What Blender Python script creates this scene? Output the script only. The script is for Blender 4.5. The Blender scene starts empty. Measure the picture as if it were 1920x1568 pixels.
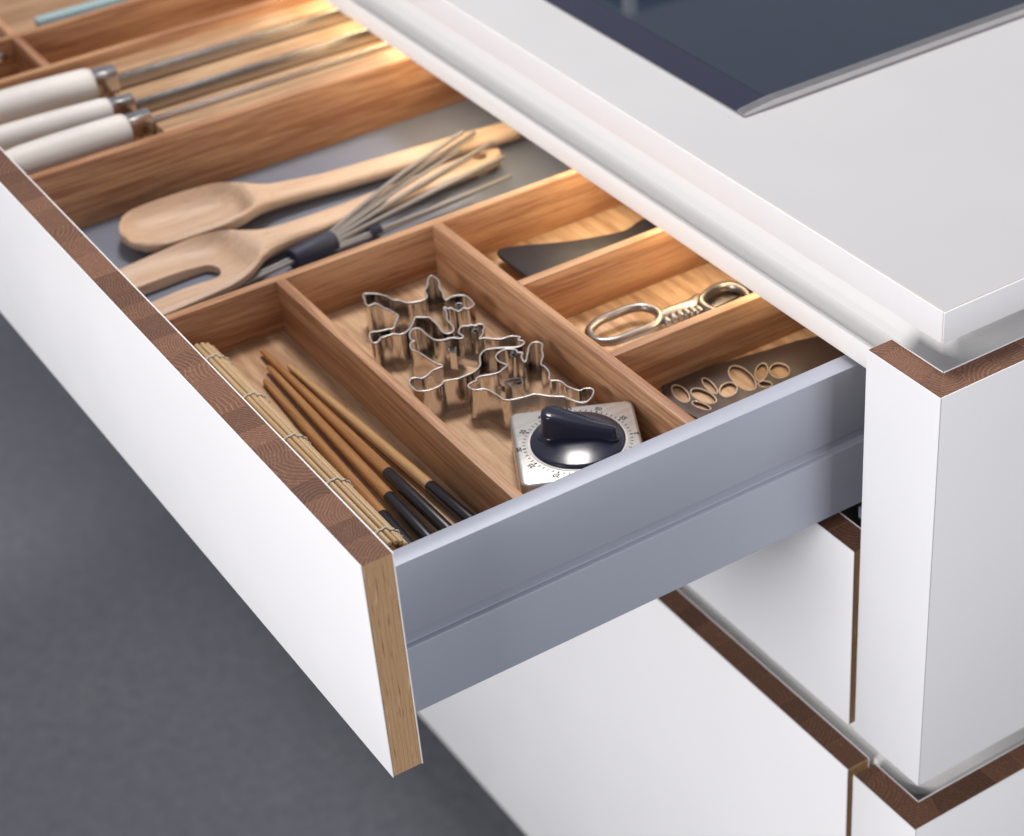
import bpy, bmesh, math, random
from mathutils import Vector, Matrix
random.seed(7)
sc = bpy.context.scene
COL = sc.collection

# ------------------------------------------------------------------ camera
CAM = Vector((0.7880565, -0.3314634, 0.6735319))
RIGHT = Vector((0.54926232, 0.83390323, -0.05400293))
DOWN = Vector((0.47318705, -0.36363496, -0.80241114))
FWD = Vector((-0.68877059, 0.41518072, -0.59432318))
F, PX, PY, W, H = 3845.95, 1102.993, 895.241, 1920.0, 1568.0
cd = bpy.data.cameras.new('camera')
cam = bpy.data.objects.new('camera', cd); COL.objects.link(cam)
cd.sensor_width = 36.0; cd.lens = F / W * 36.0
cd.shift_x = (W / 2 - PX) / W; cd.shift_y = (PY - H / 2) / W
cd.clip_start = 0.02; cd.clip_end = 60
m = Matrix((RIGHT, -DOWN, -FWD)).transposed().to_4x4(); m.translation = CAM
cam.matrix_world = m
cd.dof.use_dof = True; cd.dof.focus_distance = 1.22; cd.dof.aperture_fstop = 7.5
sc.camera = cam

# ------------------------------------------------------------------ light
world = bpy.data.worlds.new('World'); sc.world = world; world.use_nodes = True
bg = world.node_tree.nodes['Background']
bg.inputs[0].default_value = (0.82, 0.84, 0.91, 1); bg.inputs[1].default_value = 0.33

def area(name, loc, target, sx, sy, power, col):
    l = bpy.data.lights.new(name, 'AREA'); l.shape = 'RECTANGLE'; l.size = sx; l.size_y = sy
    l.energy = power; l.color = col
    o = bpy.data.objects.new(name, l); COL.objects.link(o); o.location = loc
    o.rotation_euler = (Vector(target) - Vector(loc)).to_track_quat('-Z', 'Y').to_euler()
    return o
area('key_softbox', (0.60, -3.2, 0.95), (0.0, 0.3, -0.15), 1.4, 1.4, 113, (1.0, 0.972, 0.960))
area('back_softbox', (-0.85, 0.62, 1.75), (-0.3, 0.2, -0.1), 0.45, 0.45, 29, (1.0, 0.95, 0.92))
area('side_softbox', (2.2, 0.45, -0.02), (0.0, 0.3, -0.15), 0.5, 0.9, 12.5, (1.0, 0.99, 0.99))
area('cabinet_led_strip', (-0.49, 0.402, -0.024), (-0.49, 0.33, -0.075), 0.72, 0.012, 0.62, (1.0, 0.80, 0.52))

sc.view_settings.view_transform = 'Standard'; sc.view_settings.look = 'None'
sc.view_settings.exposure = 0.08; sc.view_settings.gamma = 1.0
sc.render.engine = 'CYCLES'
sc.cycles.max_bounces = 10

# ------------------------------------------------------------------ helpers
def un(px, py, z):
    """pixel of the photograph -> point on the horizontal plane z"""
    d = RIGHT * ((px - PX) / F) + DOWN * ((py - PY) / F) + FWD
    return CAM + d * ((z - CAM.z) / d.z)
def crop(x0, y0, s, pts): return [(x0 + a / s, y0 + b / s) for a, b in pts]

def tag(o, label=None, cat=None, group=None, kind=None):
    if label: o['label'] = label
    if cat: o['category'] = cat
    if group: o['group'] = group
    if kind: o['kind'] = kind
    return o
def empty(name, loc, label, cat, group=None):
    o = bpy.data.objects.new(name, None); COL.objects.link(o); o.location = loc
    o.empty_display_size = 0.02
    return tag(o, label, cat, group)
def link(name, me, mat, parent=None, loc=(0, 0, 0)):
    o = bpy.data.objects.new(name, me); COL.objects.link(o)
    if mat is not None: me.materials.clear(); me.materials.append(mat)
    if parent is not None:
        o.parent = parent; o.matrix_parent_inverse = Matrix.Identity(4)
        pw = Vector((0, 0, 0)); p = parent
        while p is not None: pw = pw + p.location; p = p.parent
        o.location = Vector(loc) - pw            # parents are never rotated
    else: o.location = loc
    return o
def shade(me, ang=35):
    me.polygons.foreach_set('use_smooth', [True] * len(me.polygons))
    try: me.set_sharp_from_angle(angle=math.radians(ang))
    except Exception: pass
def bm_mesh(bm, name, smooth=35):
    bmesh.ops.recalc_face_normals(bm, faces=bm.faces)
    me = bpy.data.meshes.new(name); bm.to_mesh(me); bm.free()
    if smooth: shade(me, smooth)
    return me
def box(name, x0, x1, y0, y1, z0, z1, mat, parent=None, bev=0.0004, seg=2, origin=True):
    c = Vector(((x0 + x1) / 2, (y0 + y1) / 2, (z0 + z1) / 2)) if origin else Vector((0, 0, 0))
    bm = bmesh.new()
    bmesh.ops.create_cube(bm, size=1)
    for v in bm.verts:
        v.co = Vector((x0 + (v.co.x + .5) * (x1 - x0), y0 + (v.co.y + .5) * (y1 - y0), z0 + (v.co.z + .5) * (z1 - z0))) - c
    if bev: bmesh.ops.bevel(bm, geom=bm.edges[:], offset=bev, segments=seg, profile=.5, affect='EDGES')
    return link(name, bm_mesh(bm, name), mat, parent, c)
def prism(name, poly, z0, z1, mat, parent=None, bev=0.0, seg=2, smooth=35):
    """vertical prism over an xy polygon"""
    cx = sum(p[0] for p in poly) / len(poly); cy = sum(p[1] for p in poly) / len(poly); cz = (z0 + z1) / 2
    bm = bmesh.new(); n = len(poly)
    a = [bm.verts.new((p[0] - cx, p[1] - cy, z0 - cz)) for p in poly]
    b = [bm.verts.new((p[0] - cx, p[1] - cy, z1 - cz)) for p in poly]
    bm.faces.new(a[::-1]); bm.faces.new(b)
    for i in range(n): bm.faces.new((a[i], a[(i + 1) % n], b[(i + 1) % n], b[i]))
    if bev: bmesh.ops.bevel(bm, geom=bm.edges[:], offset=bev, segments=seg, profile=.5, affect='EDGES')
    return link(name, bm_mesh(bm, name, smooth), mat, parent, (cx, cy, cz))
def sweep(name, prof, axis, a, b, mat, parent=None, smooth=35):
    """closed 2D profile extruded along x (prof = y,z) or y (prof = x,z)"""
    bm = bmesh.new(); n = len(prof)
    def P(p, t): return (t, p[0], p[1]) if axis == 'x' else (p[0], t, p[1])
    A = [bm.verts.new(P(p, a)) for p in prof]; B = [bm.verts.new(P(p, b)) for p in prof]
    bm.faces.new(A); bm.faces.new(B[::-1])
    for i in range(n): bm.faces.new((A[i], B[i], B[(i + 1) % n], A[(i + 1) % n]))
    return link(name, bm_mesh(bm, name, smooth), mat, parent)
def tube_mesh(name, pts, rads, seg=12, closed=False, squash=1.0, smooth=60):
    """tube along a 3D polyline; squash flattens it in z"""
    bm = bmesh.new(); pts = [Vector(p) for p in pts]; n = len(pts)
    if not hasattr(rads, '__len__'): rads = [rads] * n
    rings = []
    for i, p in enumerate(pts):
        if closed: t = (pts[(i + 1) % n] - pts[i - 1])
        else: t = pts[min(i + 1, n - 1)] - pts[max(i - 1, 0)]
        t.normalize()
        up = Vector((0, 0, 1)) if abs(t.z) < .95 else Vector((1, 0, 0))
        s = t.cross(up).normalized(); u = s.cross(t).normalized()
        rings.append([bm.verts.new(p + (s * math.cos(q) + u * math.sin(q) * squash) * rads[i])
                      for q in [2 * math.pi * k / seg for k in range(seg)]])
    for i in range(n if closed else n - 1):
        r, q = rings[i], rings[(i + 1) % n]
        for k in range(seg): bm.faces.new((r[k], r[(k + 1) % seg], q[(k + 1) % seg], q[k]))
    if not closed:
        bm.faces.new(rings[0][::-1]); bm.faces.new(rings[-1])
    return bm_mesh(bm, name, smooth)
def tube(name, pts, rads, mat, parent=None, **k): return link(name, tube_mesh(name, pts, rads, **k), mat, parent)
def smooth_closed(pts, sub=4):
    n = len(pts); out = []
    for i in range(n):
        p0, p1, p2, p3 = [Vector(pts[(i + j) % n]) for j in (-1, 0, 1, 2)]
        for k in range(sub):
            t = k / sub
            out.append(0.5 * ((2 * p1) + (p2 - p0) * t + (2 * p0 - 5 * p1 + 4 * p2 - p3) * t * t + (3 * p1 - p0 - 3 * p2 + p3) * t ** 3))
    return out
def smooth_open(pts, sub=5):
    pts = [Vector(p) for p in pts]; q = [2 * pts[0] - pts[1]] + pts + [2 * pts[-1] - pts[-2]]; out = []
    for i in range(1, len(q) - 2):
        p0, p1, p2, p3 = q[i - 1:i + 3]
        for k in range(sub):
            t = k / sub
            out.append(0.5 * ((2 * p1) + (p2 - p0) * t + (2 * p0 - 5 * p1 + 4 * p2 - p3) * t * t + (3 * p1 - p0 - 3 * p2 + p3) * t ** 3))
    return out + [pts[-1]]
def from_curve(cu, name):
    o = bpy.data.objects.new('scratch', cu); COL.objects.link(o)
    dg = bpy.context.evaluated_depsgraph_get(); dg.update()
    me = bpy.data.meshes.new_from_object(o.evaluated_get(dg)); me.name = name
    bpy.data.objects.remove(o); return me
def plate(name, loops, thick, bev, mat, parent=None, loc=(0, 0, 0), rot=None):
    """flat plate with holes: the first loop is the outline"""
    cu = bpy.data.curves.new(name, 'CURVE'); cu.dimensions = '2D'; cu.fill_mode = 'BOTH'
    cu.extrude = thick / 2 - bev; cu.bevel_depth = bev; cu.bevel_resolution = 3; cu.offset = 0
    for lp in loops:
        s = cu.splines.new('POLY'); s.points.add(len(lp) - 1); s.use_cyclic_u = True
        for i, p in enumerate(lp): s.points[i].co = (p[0], p[1], 0, 1)
    me = from_curve(cu, name)
    bm = bmesh.new(); bm.from_mesh(me); bmesh.ops.remove_doubles(bm, verts=bm.verts, dist=1e-6); bm.to_mesh(me); bm.free()
    shade(me, 40)
    return link(name, me, mat, parent, loc)
def text_mesh(body, size):
    cu = bpy.data.curves.new('numeral', 'FONT'); cu.body = body; cu.size = size
    cu.align_x = 'CENTER'; cu.align_y = 'CENTER'; cu.extrude = 0.00003; cu.offset = .00012
    return from_curve(cu, 'numeral')

# ------------------------------------------------------------------ materials
class NT:
    def __init__(s, name):
        s.m = bpy.data.materials.new(name); s.m.use_nodes = True; s.t = s.m.node_tree
        s.b = s.t.nodes['Principled BSDF']
    def n(s, typ, **k):
        nd = s.t.nodes.new(typ)
        for a, v in k.items(): setattr(nd, a, v)
        return nd
    def l(s, a, b): s.t.links.new(a, b)
    def math(s, op, a, b=None, c=None):
        nd = s.n('ShaderNodeMath', operation=op)
        for i, v in enumerate((a, b, c)):
            if v is None: continue
            if isinstance(v, (int, float)): nd.inputs[i].default_value = v
            else: s.l(v, nd.inputs[i])
        return nd.outputs[0]
    def mix(s, f, a, b, blend='MIX'):
        nd = s.n('ShaderNodeMix', data_type='RGBA', blend_type=blend)
        for sock, v in ((nd.inputs[0], f), (nd.inputs[6], a), (nd.inputs[7], b)):
            if isinstance(v, (int, float)): sock.default_value = v
            elif isinstance(v, tuple): sock.default_value = (*v, 1)
            else: s.l(v, sock)
        return nd.outputs[2]
    def noise(s, vec, scale, detail=3, rough=.55, dist=0.0):
        nd = s.n('ShaderNodeTexNoise'); nd.inputs['Scale'].default_value = scale; nd.inputs['Detail'].default_value = detail
        nd.inputs['Roughness'].default_value = rough; nd.inputs['Distortion'].default_value = dist
        if vec is not None: s.l(vec, nd.inputs['Vector'])
        return nd.outputs['Fac']
    def ramp(s, f, stops):
        nd = s.n('ShaderNodeValToRGB'); s.l(f, nd.inputs[0]); e = nd.color_ramp.elements
        while len(e) < len(stops): e.new(.5)
        for i, (p, c) in enumerate(stops):
            e[i].position = p; e[i].color = (*c, 1) if isinstance(c, tuple) else (c, c, c, 1)
        return nd.outputs[0]
    def maprange(s, v, a, b, c, d):
        nd = s.n('ShaderNodeMapRange'); s.l(v, nd.inputs[0])
        for i, q in enumerate((a, b, c, d)): nd.inputs[i + 1].default_value = q
        return nd.outputs[0]
    def vscale(s, vec, sc_):
        nd = s.n('ShaderNodeMapping'); nd.inputs['Scale'].default_value = sc_; s.l(vec, nd.inputs[0]); return nd.outputs[0]
    def bump(s, h, strength, dist=.001):
        nd = s.n('ShaderNodeBump'); nd.inputs['Strength'].default_value = strength; nd.inputs['Distance'].default_value = dist
        s.l(h, nd.inputs['Height']); s.l(nd.outputs[0], s.b.inputs['Normal'])
    def set(s, **k):
        for a, v in k.items():
            sock = s.b.inputs[a.replace('_', ' ')]
            if isinstance(v, (int, float)): sock.default_value = v
            elif isinstance(v, tuple): sock.default_value = (*v, 1)
            else: s.l(v, sock)
        return s.m
    def objco(s): return s.n('ShaderNodeTexCoord').outputs['Object']
    def rnd(s): return s.n('ShaderNodeObjectInfo').outputs['Random']

def plain(name, col, rough=.5, metal=0.0, var=.04, vs=40, bump=0.0, bs=900, spec=.5, rv=.12):
    t = NT(name); co = t.objco()
    f = t.noise(co, vs, 4)
    c = t.mix(t.maprange(f, .3, .7, 0, 1), tuple(x * (1 - var) for x in col), tuple(min(1, x * (1 + var)) for x in col))
    r = t.maprange(t.noise(co, vs * 2.3, 3), .3, .7, max(.02, rough * (1 - rv)), min(1, rough * (1 + rv)))
    if bump: t.bump(t.noise(co, bs, 2), bump, .0004)
    return t.set(Base_Color=c, Roughness=r, Metallic=metal, Specular_IOR_Level=spec)

def oak(name, axis, dark, light, fine=1.0, rough=.5):
    """sawn oak, grain along the given axis of the object"""
    t = NT(name); co = t.objco()
    off = t.n('ShaderNodeVectorMath', operation='ADD'); t.l(co, off.inputs[0])
    cmb = t.n('ShaderNodeCombineXYZ'); r = t.math('MULTIPLY', t.rnd(), 7.3)
    for i in range(3): t.l(r, cmb.inputs[i])
    t.l(cmb.outputs[0], off.inputs[1]); co2 = off.outputs[0]
    def sc_(along, across): return tuple(along if 'xyz'[i] == axis else across for i in range(3))
    fib = t.noise(t.vscale(co2, sc_(14, 420 * fine)), 1, 4, .6)
    band = t.noise(t.vscale(co2, sc_(3.5, 60 * fine)), 1, 3, .5, .6)
    pore = t.noise(t.vscale(co2, sc_(55, 1300 * fine)), 1, 2, .5)
    patch = t.noise(t.vscale(co2, sc_(2, 9)), 1, 2)
    f = t.math('ADD', t.math('MULTIPLY', fib, .52), t.math('MULTIPLY', band, .48))
    c = t.mix(t.maprange(f, .425, .575, 0, 1), dark, light)
    c = t.mix(t.maprange(pore, .60, .74, 0, .55), c, tuple(x * .45 for x in dark))
    c = t.mix(t.maprange(patch, .35, .65, 0, .25), c, tuple(x * .8 for x in dark))
    c = t.mix(.22, c, t.mix(t.rnd(), tuple(x * .75 for x in dark), light))
    t.bump(t.math('SUBTRACT', fib, t.math('MULTIPLY', pore, .8)), .22, .0004)
    return t.set(Base_Color=c, Roughness=t.maprange(fib, .3, .7, rough * .85, rough * 1.15), Specular_IOR_Level=.4)

def stave_material():
    """solid oak: growth rings about an upright pith; end grain takes more oil and is darker"""
    t = NT('oak_stave'); co = t.objco(); r = t.rnd()
    sep = t.n('ShaderNodeSeparateXYZ'); t.l(co, sep.inputs[0])
    a = t.math('MULTIPLY', r, 43.98)
    rad = t.maprange(t.math('FRACT', t.math('MULTIPLY', r, 17.31)), 0, 1, .012, .05)
    x = t.math('SUBTRACT', sep.outputs[0], t.math('MULTIPLY', t.math('COSINE', a), rad))
    y = t.math('SUBTRACT', sep.outputs[1], t.math('MULTIPLY', t.math('SINE', a), rad))
    cx = t.n('ShaderNodeCombineXYZ'); t.l(x, cx.inputs[0]); t.l(y, cx.inputs[1]); t.l(t.math('MULTIPLY', sep.outputs[2], .12), cx.inputs[2])
    wob = t.noise(cx.outputs[0], 90, 3)
    d = t.math('SQRT', t.math('ADD', t.math('MULTIPLY', x, x), t.math('MULTIPLY', y, y)))
    d = t.math('ADD', d, t.math('MULTIPLY', t.math('SUBTRACT', wob, .5), .0045))
    per = t.maprange(t.math('FRACT', t.math('MULTIPLY', r, 91.7)), 0, 1, 300, 620)
    ring = t.math('FRACT', t.math('MULTIPLY', d, per))
    line = t.ramp(ring, [(0, .95), (.10, .55), (.30, .18), (.72, .02), (.9, .25), (1, .95)])
    ang = t.math('ARCTAN2', y, x)
    ca = t.n('ShaderNodeCombineXYZ'); t.l(t.math('MULTIPLY', ang, 40), ca.inputs[0]); t.l(t.math('MULTIPLY', d, 60), ca.inputs[1])
    ray = t.maprange(t.noise(ca.outputs[0], 1.6, 2), .60, .70, 0, .7)
    pores = t.noise(t.vscale(co, (1500, 1500, 60)), 1, 2)
    spk = t.maprange(pores, .45, .68, 0, 1)
    lw = t.math('MULTIPLY', line, t.maprange(t.noise(co, 800, 2), .3, .7, .35, 1))
    tone = t.maprange(t.math('FRACT', t.math('MULTIPLY', r, 53.1)), 0, 1, .68, 1.25)
    end = t.mix(t.math('MAXIMUM', t.math('MULTIPLY', lw, .8), ray), (.150, .066, .043), (.46, .27, .16))
    end = t.mix(t.math('MULTIPLY', spk, .45), end, (.085, .038, .026))
    long_ = t.mix(t.math('MULTIPLY', line, .5), (.50, .305, .165), (.38, .21, .105))
    lp = t.noise(t.vscale(co, (900, 900, 22)), 1, 4, .6)
    long_ = t.mix(t.maprange(lp, .42, .66, 0, .55), long_, (.54, .35, .19))
    long_ = t.mix(t.maprange(t.noise(t.vscale(co, (1100, 1100, 40)), 1, 2), .62, .70, 0, .9), long_, (.16, .075, .035))
    long_ = t.mix(t.maprange(t.noise(t.vscale(co, (700, 700, 34)), 1, 2), .665, .70, 0, .9), long_, (.72, .55, .36))
    nm = t.n('ShaderNodeSeparateXYZ'); t.l(t.n('ShaderNodeTexCoord').outputs['Normal'], nm.inputs[0])
    up = t.maprange(t.math('ABSOLUTE', nm.outputs[2]), .5, .8, 0, 1)
    c = t.mix(up, long_, end)
    v = t.n('ShaderNodeCombineColor'); [t.l(tone, v.inputs[i]) for i in range(3)]
    c = t.mix(up, c, t.mix(1.0, c, v.outputs[0], 'MULTIPLY'))
    t.bump(t.math('SUBTRACT', line, spk), .25, .0004)
    return t.set(Base_Color=c, Roughness=.62, Specular_IOR_Level=.25)

M = {}
M['white'] = plain('white_laminate', (.83, .83, .845), .42, var=.012, vs=6, bump=.05, bs=2500)
M['worktop'] = plain('worktop_laminate', (.57, .57, .585), .40, var=.015, vs=5, bump=.06, bs=2800)
M['edge'] = plain('white_edge_band', (.82, .82, .84), .38, var=.01)
M['cream'] = plain('cream_glue_line', (.70, .64, .52), .6)
M['rail'] = plain('white_lacquered_aluminium', (.83, .825, .82), .32, var=.0, rv=.02)
M['stave'] = stave_material()
M['oak_x'] = oak('oak_grain_x', 'x', (.33, .145, .072), (.68, .400, .220))
M['oak_y'] = oak('oak_grain_y', 'y', (.305, .122, .057), (.65, .365, .190))
M['oak_floor'] = oak('oak_floor_grain_y', 'y', (.36, .20, .105), (.64, .42, .25), .5)
M['oak_floor_x'] = oak('oak_floor_grain_x', 'x', (.35, .180, .092), (.72, .485, .295), .32)
M['beech'] = oak('beech_wood', 'y', (.60, .405, .275), (.73, .525, .375), .5, .5)
M['bamboo'] = oak('bamboo_stick_wood', 'x', (.55, .36, .18), (.72, .53, .31), .8, .45)
M['chop'] = oak('lacquered_chopstick_wood', 'x', (.38, .17, .06), (.56, .29, .115), .6, .3)
M['chop_pale'] = oak('pale_chopstick_wood', 'x', (.50, .28, .12), (.64, .40, .19), .6, .3)
M['black'] = plain('black_lacquer', (.012, .011, .016), .35, var=.1)
M['string'] = plain('cotton_string', (.66, .60, .50), .9, bump=.3, bs=3000)
M['side'] = plain('grey_drawer_metal', (.40, .425, .50), .52, metal=.2, var=.008, vs=3, bump=.05, bs=3500, rv=.03)
M['base'] = plain('blue_grey_drawer_base', (.20, .215, .265), .40, var=.03)
M['inox'] = plain('steel', (.62, .60, .60), .22, metal=1.0, var=.05)
M['cutter'] = plain('polished_tin', (.70, .68, .68), .10, metal=1.0, var=.04)
M['rod'] = plain('taupe_silicone', (.25, .23, .225), .42, var=.05)
M['blade'] = plain('polished_blade', (.46, .43, .41), .24, metal=1.0, var=.03)
M['dull'] = plain('satin_steel', (.32, .29, .275), .34, metal=1.0, var=.05)
M['amber'] = plain('amber_rim_highlight', (.62, .48, .36), .10, var=.05)  # pale colour stands in for golden highlights on the turner's hole rims
M['tin_rim'] = plain('rolled_tin_rim', (.72, .69, .68), .38, metal=.8, var=.03)
M['navy'] = plain('navy_plastic', (.020, .022, .042), .20, var=.08)
M['cream_handle'] = plain('cream_knife_handle', (.74, .70, .66), .55, var=.02)
M['nylon_navy'] = plain('matte_navy_silicone', (.020, .023, .050), .6, var=.08)
M['nylon'] = plain('black_nylon', (.018, .016, .021), .5, var=.1, bump=.1, spec=.3)
M['brown'] = plain('dark_brown_nylon', (.070, .042, .036), .46, var=.1)
M['white_pl'] = plain('white_plastic', (.82, .80, .77), .3)
M['runner'] = plain('zinc_runner', (.40, .41, .56), .3, metal=.6)
M['glass'] = plain('cooktop_glass', (.021, .031, .052), .05, var=.04, spec=.7)
M['teal_dark'] = plain('dark_teal_lacquer', (.010, .035, .055), .4)
M['bevel'] = plain('cooktop_bevel_reflection_tint', (.022, .024, .050), .08, var=.04, spec=.7)  # darker navy paints in the different reflection of the tilted front bevel
M['teal'] = plain('pale_teal_glass', (.36, .50, .52), .12)
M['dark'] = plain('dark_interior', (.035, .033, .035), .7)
M['print'] = plain('black_print', (.02, .02, .02), .6)

def concrete():
    t = NT('dark_concrete_floor'); co = t.objco()
    a = t.noise(co, 2.2, 5, .55); b = t.noise(co, 55, 5, .65); g = t.noise(co, 420, 3, .6)
    c = t.mix(t.maprange(a, .2, .8, 0, 1), (.130, .146, .172), (.205, .208, .230))
    c = t.mix(t.maprange(b, .3, .7, 0, .8), c, (.12, .125, .148))
    c = t.mix(t.maprange(g, .56, .72, 0, .55), c, (.27, .265, .27))
    t.bump(t.math('ADD', b, g), .12, .002)
    return t.set(Base_Color=c, Roughness=.62)
M['floor'] = concrete()
def brushed():
    t = NT('brushed_steel_plate'); co = t.objco()
    f = t.noise(t.vscale(co, (2500, 20, 20)), 1, 3)
    t.bump(f, .12, .0003)
    return t.set(Base_Color=t.mix(f, (.55, .53, .51), (.72, .69, .66)), Metallic=.85, Roughness=t.maprange(f, .3, .7, .28, .42))
M['brushed'] = brushed()

# ------------------------------------------------------------------ the setting
fl = bpy.data.meshes.new('floor'); fl.from_pydata([(-6, -6, 0), (6, -6, 0), (6, 6, 0), (-6, 6, 0)], [], [(0, 1, 2, 3)])
tag(link('floor', fl, M['floor'], None, (0, 0, -.92)), 'dark blue grey concrete floor below the drawers', 'floor', kind='structure')

# ------------------------------------------------------------------ fronts with stave cores
T = .020; LAM = .0008
def stave_run(parent, a0, a1, poly_fn, z0, z1, lo=.017, hi=.032, start=None):
    """row of upright staves from a0 to a1; poly_fn(a, b) gives each footprint"""
    a = a0; first = start
    while a < a1 - 1e-6:
        w = first if first else random.uniform(lo, hi); first = None
        b = a + w
        if a1 - b < .012: b = a1
        prism('stave', poly_fn(a, b), z0, z1, M['stave'], parent, .00025, 1)
        a = b
def front_panel(parent, x0, x1, y, z0, z1, stave_from):
    fp = box('front_panel', x0, x1, y, y + LAM, z0, z1, M['white'], parent, .0003)
    box('back_laminate', x0, x1, y + T - LAM, y + T, z0, z1, M['white'], fp, .0002)
    if stave_from > x0:
        box('core', x0 + .0002, stave_from, y + LAM + .00005, y + T - LAM - .00005, z0 + .0002, z1 - .0003, M['stave'], fp, 0)
    else: stave_from = x0
    stave_run(fp, -(x1 - .0002), -stave_from, lambda a, b: [(-b, y + LAM), (-a, y + LAM), (-a, y + T - LAM), (-b, y + T - LAM)], z0 + .0003, z1 - .0003)
    return fp

HF = .1557; XL = -1.20
YF = .3412                                    # closed plane of the fronts
dr = empty('drawer', (XL / 2, .2, -.146), 'open top drawer with white front, oak edge and grey metal sides', 'drawer')
front_panel(dr, XL, 0, 0, -HF, 0, -1.0)
# metal sides
def side_profile(s):
    o = [(-.0300, -.0365), (-.03015, -.03615), (-.0305, -.0360), (-.0433, -.0360), (-.04365, -.03615), (-.0438, -.0365),
         (-.0438, -.146), (-.0300, -.146), (-.0296, -.1455), (-.0296, -.0975), (-.0298, -.0967), (-.0303, -.0962), (-.0328, -.0957), (-.0333, -.0950), (-.0325, -.0884), (-.0318, -.0873), (-.0305, -.0867), (-.0300, -.0858)]
    return [(x if s > 0 else XL - x, z) for x, z in o]
sweep('side_panel', side_profile(1), 'y', T + .0003, .52, M['side'], dr)
sweep('side_panel', side_profile(-1), 'y', T + .0003, .52, M['side'], dr)
box('base', XL + .0445, -.0440, T + .0005, .519, -.121, -.109, M['base'], dr)
box('back_panel', XL + .0445, -.0440, .5195, .532, -.121, -.060, M['side'], dr)

d2 = empty('drawer', (XL / 2, YF, -.311), 'closed middle drawer with white front directly below the open drawer', 'drawer')
front_panel(d2, XL, -.0040, YF, -.311, -.1585, -.35)
d3 = empty('drawer', (XL / 2, YF, -.835), 'closed tall bottom drawer with white front and oak edge near the floor', 'drawer')
front_panel(d3, XL, -.0040, YF, -.835, -.3534, -.75)

# ------------------------------------------------------------------ corner end panels (mitred)
MX, MX0, YB = .068, .0022, 1.05
def end_panel(z0, z1, label):
    e = empty('end_panel', (MX, YF, z0), label, 'panel')
    fb = box('front_board', MX0, MX, YF, YF + LAM, z0, z1, M['white'], e, .0003)
    sb = box('side_board', MX - LAM, MX, YF + LAM + .0002, YB, z0, z1, M['white'], e, .0003)
    box('inner_laminate', MX0, MX - T, YF + T - LAM, YF + T, z0, z1, M['white'], fb, .0002)
    box('inner_laminate', MX - T, MX - T + LAM, YF + T + .0002, YB, z0, z1, M['white'], sb, .0002)
    y0, y1, x0, x1 = YF + LAM, YF + T - LAM, MX - T + LAM, MX - LAM - .0001
    def mit(y): return x1 - (y - y0) * (x1 - x0) / (y1 - y0)
    prism('stave', [(MX0 + .0002, y0), (.013, y0), (.010, y1), (MX0 + .0002, y1)], z0 + .0003, z1 - .0003, M['stave'], fb, .0002, 1)
    prism('stave', [(.013, y0), (.0475, y0), (.0425, y1), (.010, y1)], z0 + .0003, z1 - .0003, M['stave'], fb, .0002, 1)
    prism('stave', [(.0475, y0), (x1, y0), (x0, y1), (.0425, y1)], z0 + .0003, z1 - .0003, M['stave'], fb, .0002, 1)
    prism('stave', [(x1, y0), (x1, y0 + .022), (x0, y1 + .010), (x0, y1)], z0 + .0003, z1 - .0003, M['stave'], sb, .0002, 1)
    prism('stave', [(x1, y0 + .022), (x1, y0 + .050), (x0, y0 + .046), (x0, y1 + .010)], z0 + .0003, z1 - .0003, M['stave'], sb, .0002, 1)
    prism('stave', [(x1, y0 + .050), (x1, y0 + .074), (x0, y0 + .074), (x0, y0 + .046)], z0 + .0003, z1 - .0003, M['stave'], sb, .0002, 1)
    stave_run(sb, y0 + .074, YB - .0002, lambda a, b: [(x1, a), (x1, b), (x0, b), (x0, a)], z0 + .0003, z1 - .0003)
    return e
end_panel(-.3112, 0, 'white mitred corner panel with oak top edge under the worktop corner')
end_panel(-.835, -.3534, 'white mitred corner panel with oak top edge beside the bottom drawer')

# ------------------------------------------------------------------ grip rails (L-shaped in plan, coved in section)
def grip_rail(name, prof, cx, cy, label, seg=6):
    """profile (outward offset o, height z) swept along the front and round the corner; (cx, cy) = corner where offset is 0"""
    bm = bmesh.new(); rings = []
    n = len(prof)
    rings.append([bm.verts.new((-1.35, cy - o, z)) for o, z in prof])
    r0 = .010
    for k in range(seg + 1):
        a = math.pi / 2 * k / seg
        rings.append([bm.verts.new((cx - r0 + (r0 + o) * math.sin(a), cy + r0 - (r0 + o) * math.cos(a), z)) for o, z in prof])
    rings.append([bm.verts.new((cx + o, 1.04, z)) for o, z in prof])
    for r, q in zip(rings, rings[1:]):
        for i in range(n): bm.faces.new((r[i], r[(i + 1) % n], q[(i + 1) % n], q[i]))
    bm.faces.new(rings[0]); bm.faces.new(rings[-1][::-1])
    return tag(link(name, bm_mesh(bm, name, 40), M['rail']), label, 'grip rail')
def cove(o0, z0, o1, z1, k=8):
    """concave quarter from the upright wall (o0, z0) to the ledge (o1, z1)"""
    return [(o1 - (o1 - o0) * math.cos(math.pi / 2 * i / k), z0 - (z0 - z1) * math.sin(math.pi / 2 * i / k)) for i in range(k + 1)]
top = [(0, .0135)] + cove(0, .002, .013, -.0175) + [(.0205, -.0176), (.0212, -.0168), (.0226, -.0164), (.0242, -.0168), (.0250, -.0180), (.0250, -.0322), (.0246, -.0330), (.0236, -.0334), (.0228, -.0330), (.0225, -.0215), (.0120, -.0205), (-.0015, -.006), (-.0015, .0135)]
grip_rail('grip_rail', top, .0235, .3850, 'white coved grip rail running under the worktop edge')
low = [(0, -.306)] + [(o, z) for o, z in cove(0, -.330, .016, -.3575)] + [(.0185, -.3580), (.0190, -.3660), (.0180, -.3660), (.0175, -.3600), (.010, -.3600), (-.0015, -.345), (-.0015, -.306)]
grip_rail('grip_rail', low, .0235, .3850, 'grey recessed grip rail between the middle and bottom drawers')

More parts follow.
